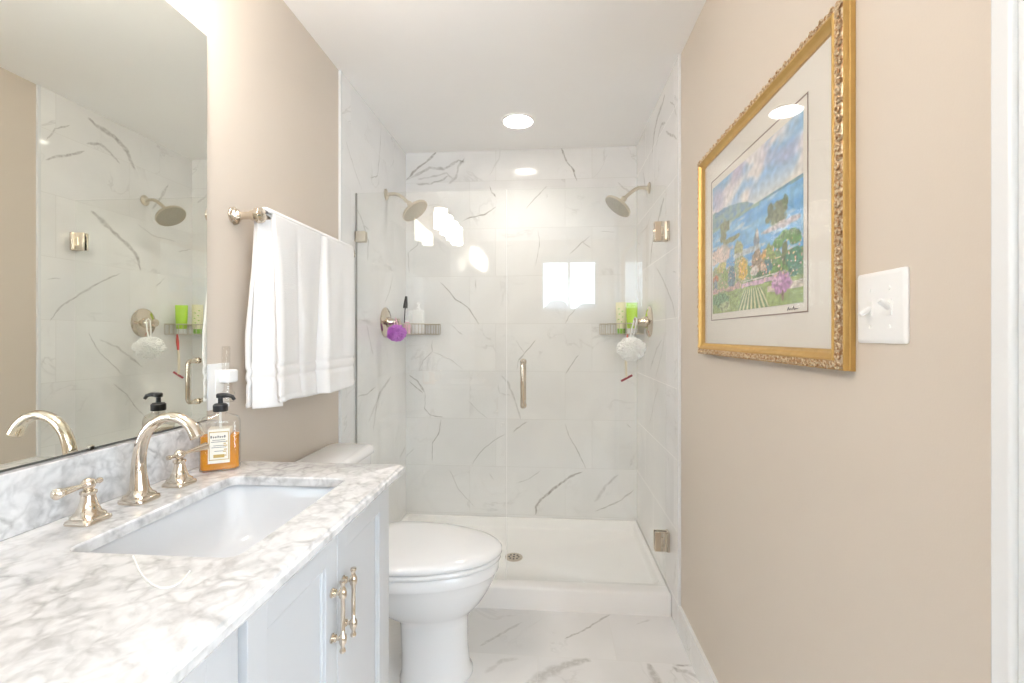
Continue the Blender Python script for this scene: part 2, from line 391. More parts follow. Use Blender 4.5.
# bedroom side wall and rear wall, with window openings
def wall_with_holes(name, axis, c0, c1, a0, a1, holes):
    b = B(); holes = sorted(holes); x = a0
    def bx(p, q_, z0, z1):
        if q_-p < 1e-4 or z1-z0 < 1e-4: return
        if axis == 'x': b.box(c0, c1, p, q_, z0, z1)
        else: b.box(p, q_, c0, c1, z0, z1)
    for h0, h1, z0, z1 in holes:
        bx(x, h0, 0, H); bx(h0, h1, 0, z0); bx(h0, h1, z1, H); x = h1
    bx(x, a1, 0, H)
    return obj(name, b, M['wall'], kind='structure', smooth=False)
WINR = [(-.11,.60,1.555,2.20), (.95,2.15,.70,2.15)]  # second opening: unseen large window, added to let in more light
wall_with_holes('wall_rear', 'y', RY-.1, RY, WX, RX, WINR)
wall_with_holes('wall_side', 'x', RX, RX+.1, RY, .55, [(-1.10,-.20,.66,2.12)])
wn = 0
def window(axis, c, a0, a1, z0, z1, mull):
    global wn; wn += 1
    b = B(); t = .035
    def bx(p, q_, za, zb, d0=-.06, d1=.015):
        if axis == 'x': b.box(c+d0 if c < 0 else c-d1, c+d1 if c < 0 else c-d0, p, q_, za, zb)
        else: b.box(p, q_, c+d0, c+d1, za, zb)
    bx(a0, a0+t, z0, z1); bx(a1-t, a1, z0, z1); bx(a0, a1, z0, z0+t); bx(a0, a1, z1-t, z1)
    for k in range(1, mull+1):
        m_ = a0+(a1-a0)*k/(mull+1); bx(m_-.014, m_+.014, z0, z1, -.045, 0)
    fr = obj('window_%d' % wn, b, M['trimw'], kind='structure', smooth=False)
    b = B(); 
    if axis == 'x': b.box(c+.02, c+.026, a0+t, a1-t, z0+t, z1-t)
    else: b.box(a0+t, a1-t, c-.031, c-.025, z0+t, z1-t)
    p = obj('pane', b, M['pane'], fr, smooth=False)
for w_, mu in zip(WINR, (1, 1)): window('y', RY, *w_, mu)
window('x', RX, -1.10, -.20, .66, 2.12, 1)
# cased end of the right wall beside the camera
b = B()
b.box(XR-.012, XR+.15, .515, .606, 0, 2.2); b.box(XR-.020, XR-.010, .574, .601, 0, 2.2); b.box(XR-.018, XR-.010, .515, .530, 0, 2.2)
b.box(XR-.001, XR+.132, .515, .548, 0, 2.2)
obj('trim_4', b, M['trimw'], kind='structure', bevel=.004, seg=3)
# houses seen through the bedroom window (only as a reflection)
for x, y, wd, lab in ((1.6, -90, 8.5, 'grey roofed pale house left in the window reflection'), (8.4, -100, 9.5, 'grey roofed pale house right in the window reflection')):
    h = thing('house', lab, 'house', (x, y, -3), 'houses across the street')
    bb = B(); bb.box(x-wd/2+.3, x+wd/2-.3, y-3, y+3, -3, 5.0); obj('wall', bb, M['siding'], h, smooth=False)
    bb = B(); bb.loft([[(x-wd/2, y-3.3, 5.0), (x+wd/2, y-3.3, 5.0), (x+wd/2, y+3.3, 5.0), (x-wd/2, y+3.3, 5.0)],
                       [(x-wd/7, y-.3, 8.3), (x+wd/7, y-.3, 8.3), (x+wd/7, y+.3, 8.3), (x-wd/7, y+.3, 8.3)]]); obj('roof', bb, M['roofing'], h, smooth=False)

# ------------------------------------------------------------------ shower pan
pan = thing('shower_pan', 'low white acrylic shower pan with raised front curb behind the toilet', 'shower pan', (-.19, 2.54, 0))
b = B(); X0, X1, Y0, Y1 = XL+.001, XR-.001, 2.125, YB-.001
outer = lambda z, e=0: [(x, y, z) for x, y in rr(X0+e, X1-e, Y0+e, Y1-e, .004, 3)]
inn = lambda z, e, r=.05: [(x, y, z) for x, y in rr(X0+.028+e, X1-.028-e, Y0+.085+e, Y1-.028-e, r, 8)]
def ring(a, c_):   # resample the outer loop by angle so counts match
    return a
n8 = 8
outer8 = lambda z, e=0: [(x, y, z) for x, y in rr(X0+e, X1-e, Y0+e, Y1-e, .006, n8)]
b.loft([outer8(0), outer8(.09), outer8(.098, .003), outer8(.102, .009), inn(.102, -.004, .05), inn(.098, 0), inn(.055, .006, .06), inn(.04, .02, .07), [(x, y, .034-.0) for x, y in rr(-.27, -.11, 2.47, 2.63, .06, n8)]], True, True, True)
obj('basin', b, M['acrylic'], pan, smooth=True, angle=50)
b = B(); b.lathe([(.048, .034), (.048, .038), (.044, .039), (.0, .039)], (-.194, 2.55, 0), seg=28); dr = obj('drain', b, M['nickel'], pan)
b = B()
for k in range(8):
    a = 2*PI*k/8; b.lathe([(.006, .0392), (.006, .0398)], (-.194+.026*math.cos(a), 2.55+.026*math.sin(a), 0), seg=10)
b.lathe([(.007, .0392), (.007, .0398)], (-.194, 2.55, 0), seg=10)
obj('drain_hole', b, M['dark'], dr)

# ------------------------------------------------------------------ shower glass: door and fixed panel
GZ0, GZ1 = .108, 1.94
pn = thing('glass_panel', 'fixed clear glass shower panel behind the towel and toilet', 'glass panel', (-.56, YG, GZ0))
b = B(); b.box(XL+.004, -.203, YG-.005, YG+.005, GZ0, GZ1); obj('glass_pane', b, M['glass'], pn, smooth=False)
b = B(); b.box(XL+.002, XL+.0055, YG-.006, YG+.006, GZ0, GZ1); obj('seal', b, mat('grey_seal', (.32,.32,.29), .4), pn, smooth=False)
for z in (1.73, .33):
    b = B(); b.box(XL+.001, XL+.052, YG-.014, YG-.006, z-.025, z+.025); b.box(XL+.001, XL+.052, YG+.006, YG+.014, z-.025, z+.025); b.box(XL+.0, XL+.008, YG-.014, YG+.014, z-.025, z+.025)
    obj('wall_clip', b, M['nickelb'], pn, bevel=.0015)
dr = thing('shower_door', 'hinged clear glass shower door with vertical nickel handle', 'shower door', (.17, YG, GZ0))
b = B(); b.box(-.198, .532, YG-.005, YG+.005, GZ0+.004, GZ1); obj('glass_pane', b, M['glass'], dr, smooth=False)
b = B(); b.box(-.2005, -.1985, YG-.005, YG+.005, GZ0, GZ1); obj('edge_seal', b, M['milky'], dr, smooth=False)
for z in (1.73, .317):
    b = B(); b.box(.478, .536, YG-.015, YG-.0055, z-.045, z+.045); b.box(.478, .536, YG+.0055, YG+.015, z-.045, z+.045)
    h = obj('hinge', b, M['nickel'], dr, bevel=.002)
    b = B(); b.box(.5335, XR-.0005, YG-.022, YG+.022, z-.045, z+.045); obj('wall_plate', b, M['nickel'], h, bevel=.0015)
    b = B(); b.lathe([(.0055, -.04), (.0055, .04)], (.5295, YG-.017, z), seg=12); b.box(.507, .517, YG-.018, YG-.014, z-.02, z+.02)
    obj('hinge_pin', b, M['nickelb'], h)
for sgn in (-1, 1):
    b = B(); pts = []
    y0, y1, r, z0, z1 = YG+sgn*.006, YG+sgn*.062, .022, .929, 1.131
    for k in range(7): a = PI/2*k/6; pts.append((-.121, y1-sgn*r+sgn*r*math.sin(a), z1-r+r*math.cos(a)))
    top = [(-.121, y0, z1)]+pts
    bot = [(x, y, z0+z1-z) for x, y, z in top[::-1]]
    b.tube(top+bot, .0105, 14)
    hd = obj('handle', b, M['nickel'], dr)
    b = B()
    for z in (z0, z1): b.lathe([(.015, 0), (.015, .004), (.012, .007)], (-.121, YG+sgn*.0053, z), (0, sgn, 0), 20)
    obj('washer', b, M['nickel'], hd)

# ------------------------------------------------------------------ shower heads and valves
def shower_head(side, label):
    X, Y, Z = (XR, 2.59, 2.06) if side > 0 else (XL, 2.59, 2.06)
    s = -side; t = thing('showerhead', label, 'shower head', (X, Y, Z), 'pair of shower heads')
    b = B(); b.lathe([(.031, 0), (.031, .003), (.027, .007), (.014, .010), (.011, .018)], (X+s*.0005, Y, Z), (s, 0, 0), 28); obj('flange', b, M['nickelb'], t)
    b = B(); P = [(X+s*d, Y, Z+z) for d, z in ((.008,0),(.03,.003),(.055,.003),(.078,-.006),(.10,-.022),(.125,-.044),(.138,-.056))]
    b.tube(P, .0095, 14); obj('arm', b, M['nickelb'], t)
    nrm = Vector((s*.62, -.10, -.78)).normalized(); c0 = Vector((X+s*.138, Y, Z-.056))
    b = B(); b.ball(c0, .016); b.lathe([(.012, 0), (.014, .010), (.026, .022), (.032, .026), (.060, .038), (.079, .046), (.082, .052), (.081, .058), (.076, .060), (.0, .060)], c0, nrm, 40); hd = obj('spray_head', b, M['nickelb'], t)
    b = B(); qn = Vector((0,0,1)).rotation_difference(nrm)
    for rr_, n_ in ((.066, 22), (.050, 16), (.034, 12), (.018, 6)):
        for k in range(n_):
            a = 2*PI*k/n_; b.lathe([(.0034, 0), (.0026, .0035)], c0+nrm*.060+qn @ Vector((rr_*math.cos(a), rr_*math.sin(a), 0)), nrm, 8)
    b.lathe([(.077, 0), (.077, .001), (.0, .001)], c0+nrm*.0595, nrm, 40)
    obj('nozzle_face', b, mat('nozzle_nickel', (.42, .39, .32), .4, .6), hd)
shower_head(-1, 'brushed nickel shower head on the left shower wall')
shower_head(1, 'brushed nickel shower head on the right shower wall')
def valve(side, label):
    X = XR if side > 0 else XL; s = -side; Y, Z = 2.58, 1.33
    t = thing('shower_valve', label, 'shower valve', (X, Y, Z), 'pair of shower valves')
    b = B(); b.lathe([(.085, 0), (.085, .004), (.078, .010), (.064, .012), (.056, .016), (.040, .018)], (X+s*.0005, Y, Z), (s,0,0), 40); obj('escutcheon', b, M['nickel'], t)
    b = B(); b.lathe([(.030, .015), (.030, .030), (.022, .040), (.017, .060), (.022, .068), (.022, .082), (.014, .088), (0, .088)], (X, Y, Z), (s,0,0), 28); obj('hub', b, M['nickel'], t)
    b = B(); b.tube([(X+s*.075, Y, Z), (X+s*.079, Y-.02, Z+.003), (X+s*.085, Y-.05, Z+.008), (X+s*.088, Y-.068, Z+.010)], [.008, .0065, .006, .009], 12); obj('lever', b, M['nickel'], t)
valve(-1, 'round nickel shower valve behind the purple bath puff')
valve(1, 'round nickel shower valve holding the white bath puff')
def puff(loc, r, m, label, hook, strapmat):
    t = thing('bath_puff', label, 'bath puff', loc, 'bath puffs on the shower valves')
    b = B(); bm = b.bm; bmesh.ops.create_icosphere(bm, subdivisions=6, radius=1)
    for v in bm.verts:
        p = v.co.normalized(); n1 = noise.noise(p*3.2+Vector(loc)*9); n2 = noise.noise(p*8+Vector((n1*2, 5, 2))); n3 = abs(noise.noise(p*15+Vector((1, n2*3, 4))))
        k = 1-.34*abs(n2)+.16*n1-.14*n3
        v.co = Vector(loc)+Vector((p.x*r*k*1.02, p.y*r*k*1.05, p.z*r*k*.86))
    obj('netting', b, m, t)
    b = B(); P0 = Vector(loc)+Vector((0, 0, r*.5)); hk = Vector(hook)
    pts = [P0, P0.lerp(hk, .5)+Vector((.008, 0, 0)), hk+Vector((.004, -.004, .003)), hk+Vector((-.002, .004, .012)), hk+Vector((-.006, .012, .0)), P0.lerp(hk, .5)+Vector((-.010, .006, 0)), P0+Vector((-.006, .004, 0))]
    b.tube(pts, .0035, 8); obj('cord', b, strapmat, t)
puff((-.838, 2.500, 1.268), .054, M['purple'], 'purple mesh bath puff hanging on the left shower valve', (-.848, 2.515, 1.34), M['pinkc'])
puff((.432, 2.50, 1.185), .076, M['whitemesh'], 'white mesh bath puff hanging on the right shower valve', (.458, 2.515, 1.34), M['whitemesh'])

# ------------------------------------------------------------------ corner wire baskets and what stands in them
def basket(side, label):
    X = XR-.004 if side > 0 else XL+.004; s = -side; Y = YB-.004
    t = thing('corner_basket', label, 'shower basket', (X, Y, 1.262), 'wire corner baskets')
    L_ = .225
    def P(a, z):  # a in 0..1 along the front edge
        ang = PI/2*a; k = .18
        x = L_*math.cos(ang); y = L_*math.sin(ang); m_ = 1-k*math.sin(2*ang)*.6
        return (X+s*x*m_, Y-y*m_, z)
    rim = [P(k/14, 0) for k in range(15)]
    for nm, z, r in (('rim_wire', 1.326, .0032), ('base_wire', 1.264, .0026)):
        b = B(); b.tube([(X, Y, z)]+[(p[0], p[1], z) for p in rim], r, 8, close=True)
        if nm == 'base_wire':
            for k in range(1, 11):
                xx = L_*k/11; j = [p for p in rim]
                # bars from the back wall to the front edge
                ang = math.acos(min(1, k/11)); yy = L_*math.sin(ang)*(1-.108*math.sin(2*ang))*.985
                b.tube([(X+s*xx*.93, Y, z), (X+s*xx*.93, Y-yy*.97, z)], .0018, 6)
        obj(nm, b, M['nickelb'], t)
    b = B()
    for k in range(0, 15): b.tube([(rim[k][0], rim[k][1], 1.264), (rim[k][0], rim[k][1], 1.326)], .0018, 6)
    for k in range(1, 7):
        b.tube([(X+s*L_*k/7, Y, 1.264), (X+s*L_*k/7, Y, 1.326)], .0016, 6); b.tube([(X, Y-L_*k/7, 1.264), (X, Y-L_*k/7, 1.326)], .0016, 6)
    obj('upright_wire', b, M['nickelb'], t)
basket(-1, 'wire corner basket on the left holding a white pump bottle')
basket(1, 'wire corner basket on the right holding two squeeze tubes')
ZB = 1.2668
# left basket
t = thing('pump_bottle', 'white square pump bottle in the left corner basket', 'bottle', (-.822, 2.875, ZB))
b = B(); b.box(-.858, -.788, 2.855, 2.895, ZB, ZB+.150); obj('bottle_body', b, M['milky'], t, bevel=.008, seg=3)
b = B(); b.lathe([(.013,0),(.013,.014),(.006,.016),(.006,.030),(.010,.031),(.010,.040),(.004,.043)], (-.822, 2.875, ZB+.149), seg=20); b.tube([(-.822,2.875,ZB+.19),(-.822,2.850,ZB+.188),(-.822,2.842,ZB+.181)], .005, 8); obj('pump', b, M['plastic'], t)
t = thing('slim_bottle', 'slim milky bottle between pump bottle and dark handled brush', 'bottle', (-.884, 2.915, ZB))
b = B(); b.lathe([(.019,0),(.020,.004),(.020,.115),(.015,.125)], (-.884,2.915,ZB), seg=24); obj('bottle_body', b, M['milky'], t)
b = B(); b.lathe([(.0145,.124),(.0145,.145),(.012,.148),(0,.148)], (-.884,2.915,ZB), seg=20); obj('cap', b, M['plastic'], t)
t = thing('pink_bottle', 'short pink bottle nearest the left valve in its basket', 'bottle', (-.880, 2.825, ZB))
b = B(); b.lathe([(.018,0),(.020,.004),(.020,.060),(.012,.072)], (-.880,2.825,ZB), seg=24); obj('bottle_body', b, M['pinkc'], t)
b = B(); b.lathe([(.012,.071),(.012,.084),(0,.085)], (-.880,2.825,ZB), seg=20); obj('cap', b, M['milky'], t)
t = thing('scrub_brush', 'thin brush with black tapered handle standing in the left basket', 'brush', (-.893, 2.87, ZB))
b = B(); b.tube([(-.912,2.87,ZB+.006),(-.908,2.866,ZB+.10),(-.903,2.862,ZB+.17)], [.0035,.0035,.004], 8); obj('shaft', b, M['black'], t)
b = B(); b.tube([(-.903,2.862,ZB+.160),(-.900,2.861,ZB+.19),(-.896,2.860,ZB+.235)], [.015,.013,.007], 12); obj('grip', b, M['black'], t)
# right basket
def squeeze(name, loc, h, wd, body, cap, label, face):
    t = thing(name, label, 'tube', loc); x, y, z = loc
    a = face; ca, sa = math.cos(a), math.sin(a)
    def lp(zz, hw, hd): return [(x+hw*math.cos(q_)*ca-hd*math.sin(q_)*sa, y+hw*math.cos(q_)*sa+hd*math.sin(q_)*ca, z+zz) for q_ in [2*PI*k/24 for k in range(24)]]
    b = B(); b.loft([lp(.0, wd*.34, wd*.34), lp(.030, wd*.36, wd*.36)]); obj('cap', b, cap, t, bevel=.002)
    b = B(); b.loft([lp(.030, wd*.40, wd*.36), lp(.05, wd*.45, wd*.34), lp(h*.6, wd*.49, wd*.2), lp(h-.012, wd*.5, .003), lp(h, wd*.5, .0022)]); bo = obj('tube_body', b, body, t)
    return t, bo, ca, sa
t, bo, ca, sa = squeeze('squeeze_tube', (.487, 2.80, ZB), .182, .068, M['lime'], M['plastic'], 'lime green squeeze tube with white cap in the right basket', -.5)
t, bo, ca, sa = squeeze('squeeze_tube', (.436, 2.872, ZB), .190, .066, M['cream'], M['limecap'], 'cream squeeze tube with green leaf print in the right basket', -.35)
b = B()
for k, (lx, lz) in enumerate(((-.012,.15),(.010,.135),(-.008,.118),(.012,.10),(-.012,.085),(.006,.07))):
    x, y = .436+lx*ca, 2.872+lx*sa; d = .0035+(.190-lz)*.13
    b.lathe([(.0055, 0), (.0055, .0006)], (x+sa*d, y-ca*d, ZB+lz), (sa, -ca, .1), 10, sx=1., sy=.55)
obj('leaf_print', b, M['limecap'], bo)
rz = thing('razor', 'razor with red grip and pale stem hanging under the right basket', 'razor', (.445, 2.72, 1.0))
b = B(); b.tube([(.449,2.72,1.262),(.447,2.72,1.215),(.444,2.722,1.165)], [.005,.0085,.006], 10); obj('grip', b, M['red'], rz)
b = B(); b.tube([(.444,2.722,1.168),(.440,2.724,1.10),(.442,2.724,1.03),(.446,2.722,1.012)], [.0055,.0075,.006,.004], 10); obj('stem', b, M['bone'], rz)
b = B(); b.tube([(.412,2.72,.992),(.476,2.725,1.026)], .0065, 8); obj('razor_head', b, M['maroon'], rz)

# ------------------------------------------------------------------ mirror, vanity light, outlet
mi = thing('wall_mirror', 'large frameless mirror on the left wall above the backsplash', 'mirror', (WX, .6, 1.026))
b = B(); b.box(WX+.0035, WX+.0075, .02, 1.197, 1.026, 2.071); obj('mirror_glass', b, M['mirror'], mi, smooth=False)
b = B(); b.box(WX+.0005, WX+.0033, .0195, 1.1975, 1.0255, 2.0715); 
b.box(WX+.0005, WX+.0088, .02, 1.197, 1.0222, 1.0258)
obj('backing', b, M['mirroredge'], mi, smooth=False)
b = B(); b.box(WX+.0005, WX+.011, .870, .880, 1.0225, 1.030); b.box(WX+.0076, WX+.011, .870, .880, 1.0225, 1.0315)
obj('mirror_clip', b, M['nickelb'], mi, bevel=.001)
vl = thing('vanity_light', 'four shade nickel bath light on the wall above the mirror', 'light fixture', (WX, .66, 2.2))
b = B(); b.box(WX+.0005, WX+.024, .56, .76, 2.125, 2.24); obj('backplate', b, M['nickelb'], vl, bevel=.006)
b = B(); b.tube([(WX+.05, .31, 2.222), (WX+.05, 1.01, 2.222)], .010, 12); b.tube([(WX+.02,.66,2.205),(WX+.05,.66,2.222)], .011, 10); obj('crossbar', b, M['nickelb'], vl)
for y in (.36, .56, .76, .96):
    b = B(); b.tube([(WX+.05, y, 2.222), (-.83, y, 2.226), (-.80, y, 2.212)], .008, 10); b.lathe([(.024, 0), (.026, .012), (.012, .020)], (-.80, y, 2.192), seg=20); ar = obj('lamp_holder', b, M['nickelb'], vl)
    b = B(); b.lathe([(.046, 0), (.050, .004), (.050, .140), (.044, .146), (.022, .148)], (-.80, y, 2.045), seg=32); obj('lamp_shade', b, M['shade'], ar)
ol = thing('wall_outlet', 'white wall outlet plate behind the soap bottle', 'outlet', (WX, 1.25, 1.11))
b = B(); b.box(WX+.0003, WX+.006, 1.203, 1.290, 1.048, 1.176); obj('cover_plate', b, M['plastic'], ol, bevel=.002)
b = B(); b.box(WX+.004, WX+.0075, 1.230, 1.264, 1.065, 1.158); obj('receptacle', b, M['milky'], ol, bevel=.002)
af = thing('air_freshener', 'white plug-in air freshener with clear tube on the wall outlet', 'air freshener', (WX+.03, 1.27, 1.12))
b = B(); b.box(WX+.0076, WX+.038, 1.240, 1.284, 1.120, 1.158); obj('plug_housing', b, M['plastic'], af, bevel=.006, seg=3)
b = B(); b.box(WX+.012, WX+.030, 1.246, 1.262, 1.157, 1.225); obj('clear_fin', b, M['clear'], af, bevel=.004)
b = B(); b.lathe([(.010, 1.1205), (.010, 1.10), (.017, 1.092), (.018, 1.070), (.016, 1.066)], (WX+.024, 1.258, 0), seg=20); obj('refill', b, M['clear'], af)

# ------------------------------------------------------------------ towel bar and towel
BX, BZ = XL+.075, 1.612
tb = thing('towel_bar', 'polished nickel towel bar carrying the white towel', 'towel bar', (WX, 1.63, BZ))
for y in (1.315, 1.955):
    b = B(); b.lathe([(.027,0),(.027,.005),(.020,.009),(.020,.013),(.015,.018),(.012,.030),(.012,.052),(.016,.058),(.017,.070),(.024,.074),(.024,.088),(.016,.094),(0,.095)], (WX+.0003, y, BZ), (1,0,0), 8); obj('bracket', b, M['nickel'], tb, bevel=.0008)
b = B(); b.tube([(BX, 1.296, BZ), (BX, 1.974, BZ)], .0085, 16)
obj('rail', b, M['nickel'], tb)
tw = thing('bath_towel', 'white terry bath towel folded over the nickel towel bar', 'towel', (BX, 1.63, 1.04))
def flap(u, v, y0, y1, front, zb):
    y = y0+(y1-y0)*u; z = BZ+.0115-(BZ+.0115-zb)*v; k = min(1, v*1.6)
    base = BX+(.019+.008*k if front else -.019-.024*k)
    f = 0
    if front:
        f += .010*k*math.sin(u*9.5+.6)+.006*k*math.sin(u*21+2.*v)+.003*k*noise.noise(Vector((u*7, v*3, 1)))
        f -= .022*(.35+.65*k)*math.exp(-((u-.525+.03*v)/.018)**2)   # central fold groove
        f += .012*(.4+.6*k)*math.exp(-((u-.57+.03*v)/.035)**2)
        f += .006*k*math.exp(-((u-.03)/.03)**2)
        f -= .010*math.exp(-((u-.22-.04*v)/.02)**2)*k
    else: f += .005*k*math.sin(u*11)
    hgt = z-zb
    for hb in (.080, .115):
        f -= (.0045 if front else -.0045)*math.exp(-((hgt-hb)/.008)**2)
    f += (.003 if front else -.003)*math.exp(-((hgt-.008)/.012)**2)
    y += .012*k*(u-.5)+.004*math.sin(v*7)*(1-u)
    return Vector((base+f, y, z+(.006*math.sin(u*6+1) if v > .97 else 0)))
def sheet(y0, y1, front, zb, nm):
    b = B(); b.grid(lambda u, v: flap(u, v, y0, y1, front, zb), 110, 130); return obj(nm, b, M['terry'], tw, solid=.011, bevel=0)
def drape(b, y0, y1):
    # over-the-bar strip joining the two flaps
    def fn(u, v):
        a = PI*v; y = y0+(y1-y0)*u
        return Vector((BX-math.cos(a)*.019, y, BZ+.0115+math.sin(a)*.013))
    b.grid(fn, 40, 14)
sheet(1.346, 1.922, True, 1.048, 'front_fold')
sheet(1.326, 1.910, False, 1.033, 'back_fold')
b = B(); drape(b, 1.334, 1.918); obj('top_fold', b, M['terry'], tw, solid=.011)
def middle(u, v):
    y = 1.323+.060*u; z = BZ+.0115-(BZ+.0115-1.036)*v; k = min(1, v*1.6)
    e = math.exp(-(u/.10)**2); x = BX-.030*(.4+.6*k)+(.058*u)*(.5+.5*k)+.005*math.sin(u*PI)*k
    for hb in (.092, .127): x -= .004*math.exp(-((z-1.036-hb)/.008)**2)
    return Vector((x, y-.004*math.sin(u*PI)*k, z))
b = B(); b.grid(middle, 30, 120); obj('middle_fold', b, M['terry'], tw, solid=.010)

# ------------------------------------------------------------------ vanity cabinet
VX0, VX1, VY0, VY1, VZ = WX+.002, -.433, -.30, 1.195, .876
va = thing('vanity_cabinet', 'white shaker vanity cabinet under the marble countertop', 'cabinet', (-.68, .45, 0))
b = B(); b.box(VX0, VX1, VY0, VY1, .10, .70); b.box(VX0, VX0+.02, VY0, VY1, .70, VZ); b.box(VX1-.02, VX1, VY0, VY1, .70, VZ)
b.box(VX0, VX1, VY0, VY0+.02, .70, VZ); b.box(VX0, VX1, VY1-.02, VY1, .70, VZ); b.box(VX0, VX1-.06, VY0+.01, VY1-.01, 0, .10)
obj('carcass', b, M['cab'], va, smooth=False)
b = B(); b.box(VX1, VX1+.012, 1.153, VY1+.001, .10, VZ); b.box(VX1, VX1+.008, .578, .606, .10, VZ); b.box(VX1, VX1+.012, .583, .600, .10, VZ)
b.box(VX1, VX1+.008, VY0, 1.153, .870, VZ)
obj('face_frame', b, M['cab'], va, bevel=.002)
def shaker(nm, y0, y1, z0, z1, st=.045):
    b = B(); x = VX1+.0005
    b.box(x, x+.019, y0, y0+st, z0, z1); b.box(x, x+.019, y1-st, y1, z0, z1)
    b.box(x, x+.019, y0+st-.001, y1-st+.001, z0, z0+st); b.box(x, x+.019, y0+st-.001, y1-st+.001, z1-st, z1)
    d = obj(nm, b, M['cab'], va, bevel=.0012)
    b = B(); b.box(x, x+.010, y0+st-.002, y1-st+.002, z0+st-.002, z1-st+.002); obj('door_panel' if 'door' in nm else 'drawer_panel', b, M['cab'], d, smooth=False)
    b = B()   # small bead around the panel
    for (a0, a1, c0, c1) in ((y0+st, y0+st+.006, z0+st, z1-st), (y1-st-.006, y1-st, z0+st, z1-st), (y0+st, y1-st, z0+st, z0+st+.006), (y0+st, y1-st, z1-st-.006, z1-st)): b.box(x+.009, x+.0145, a0, a1, c0, c1)
    obj('bead_molding', b, M['cab'], d, bevel=.002)
    return d
def pull(parent, y, z0, z1, horiz=False):
    X = VX1+.0195; b = B(); cx = X+.022
    m_ = (z0+z1)/2
    def pt(d, o_=0.): return (cx, y+d, m_) if horiz else (cx, y, m_+d)
    L_ = (z1-z0)/2; ax = (0,1,0) if horiz else (0,0,1)
    k = L_-.026
    prof = [(0,-L_),(.0055,-L_+.001),(.0062,-L_+.004),(.0040,-L_+.009),(.0035,-L_+.012),(.0072,-k-.006),(.0078,-k),(.0072,-k+.006),(.0040,-k+.010),(.0042,0)]
    prof += [(r, -z) for r, z in prof[-2::-1]]
    b.lathe(prof, pt(0), ax, 18)
    for d in (-k, k):
        p = pt(d); b.lathe([(.0090,0),(.0090,.003),(.0055,.005),(.0075,.008),(.0040,.011),(.0036,.022)], (X-.0005, p[1], p[2]), (1,0,0), 16)
    return obj('pull_handle', b, M['nickel'], parent)
d1 = shaker('door', .608, .8785, .115, .868); pull(d1, .856, .652, .790)
d2 = shaker('door', .8815, 1.152, .115, .868); pull(d2, .904, .652, .790)
for z0, z1 in ((.115, .350), (.354, .600), (.604, .868)):
    d = shaker('drawer', .06, .575, z0, z1); pull(d, .3175, (z0+z1)/2-.08, (z0+z1)/2+.08, True)
d = shaker('door', VY0+.02, .055, .115, .868)

# ------------------------------------------------------------------ countertop with sink cutout
CX0, CX1, CY0, CY1, CZ = WX+.001, -.389, -.32, 1.226, .91
HX0, HX1, HY0, HY1 = -.775, -.486, .686, 1.085
ct = thing('countertop', 'grey veined white marble countertop with sink cutout', 'countertop', (-.66, .45, .877))
hole = rr(HX0, HX1, HY0, HY1, .022, 10)
hc = ((HX0+HX1)/2, (HY0+HY1)/2)
def to_rect(p, e):
    dx, dy = p[0]-hc[0], p[1]-hc[1]; ts = []
    x0, x1, y0, y1 = CX0, CX1-e, CY0+e, CY1-e
    if dx > 1e-9: ts.append((x1-hc[0])/dx)
    if dx < -1e-9: ts.append((x0-hc[0])/dx)
    if dy > 1e-9: ts.append((y1-hc[1])/dy)
    if dy < -1e-9: ts.append((y0-hc[1])/dy)
    t_ = min(ts); return (hc[0]+dx*t_, hc[1]+dy*t_)
# angles: hole samples plus the exact directions of the four outer corners
import bisect
cor = [(CX0, CY0), (CX1, CY0), (CX1, CY1), (CX0, CY1)]
dense = []
for i in range(len(hole)):
    a, c_ = hole[i], hole[(i+1) % len(hole)]; n_ = max(1, int(math.dist(a, c_)/.02))
    dense += [(a[0]+(c_[0]-a[0])*k/n_, a[1]+(c_[1]-a[1])*k/n_) for k in range(n_)]
def angle_of(p): return math.atan2(p[1]-hc[1], p[0]-hc[0])
def hole_at(a):
    best = None
    for i in range(len(dense)):
        p, q_ = dense[i], dense[(i+1) % len(dense)]; a0, a1 = angle_of(p), angle_of(q_)
        if a1 < a0-PI: a1 += 2*PI
        for aa in (a, a+2*PI, a-2*PI):
            if a0-1e-9 <= aa <= a1+1e-9:
                t_ = (aa-a0)/max(1e-9, a1-a0); return (p[0]+(q_[0]-p[0])*t_, p[1]+(q_[1]-p[1])*t_)
    return dense[0]
inner = list(dense)+[hole_at(angle_of(c_)) for c_ in cor]
cornmap = {len(dense)+i: i for i in range(4)}
order = sorted(range(len(inner)), key=lambda i: angle_of(inner[i]))
inn_l = [inner[i] for i in order]
def outl(e):
    out = []
    for i in order:
        if i in cornmap:
            c_ = cor[cornmap[i]]; out.append((c_[0]-(e if c_[0] == CX1 else 0), c_[1]+(e if c_[1] == CY0 else -e)))
        else: out.append(to_rect(inner[i], 0) if False else None)
    # plain samples: slide along the boundary of the full rectangle, then inset
    for k, i in enumerate(order):
        if out[k] is None:
            x, y = to_rect(inner[i], 0)
            if abs(x-CX1) < 1e-6: x -= e
            if abs(y-CY0) < 1e-6: y += e
            if abs(y-CY1) < 1e-6: y -= e
            x = min(x, CX1-e); y = max(CY0+e, min(CY1-e, y)); out[k] = (x, y)
    return out
def grow(p, e): 
    d = Vector((p[0]-hc[0], p[1]-hc[1])); return (p[0]+d.normalized().x*e, p[1]+d.normalized().y*e)
b = B()
L3 = lambda pts, z: [(x, y, z) for x, y in pts]
b.loft([L3(inn_l, .889), L3(inn_l, CZ-.003), L3([grow(p, .003) for p in inn_l], CZ), L3(outl(.011), CZ), L3(outl(.006), CZ-.002), L3(outl(.0045), CZ-.006), L3(outl(.0), CZ-.009), L3(outl(0), CZ-.020), L3(outl(.004), CZ-.026), L3(outl(.013), CZ-.030), L3(outl(.016), .8775), L3(inn_l, .889)], True, False, False)
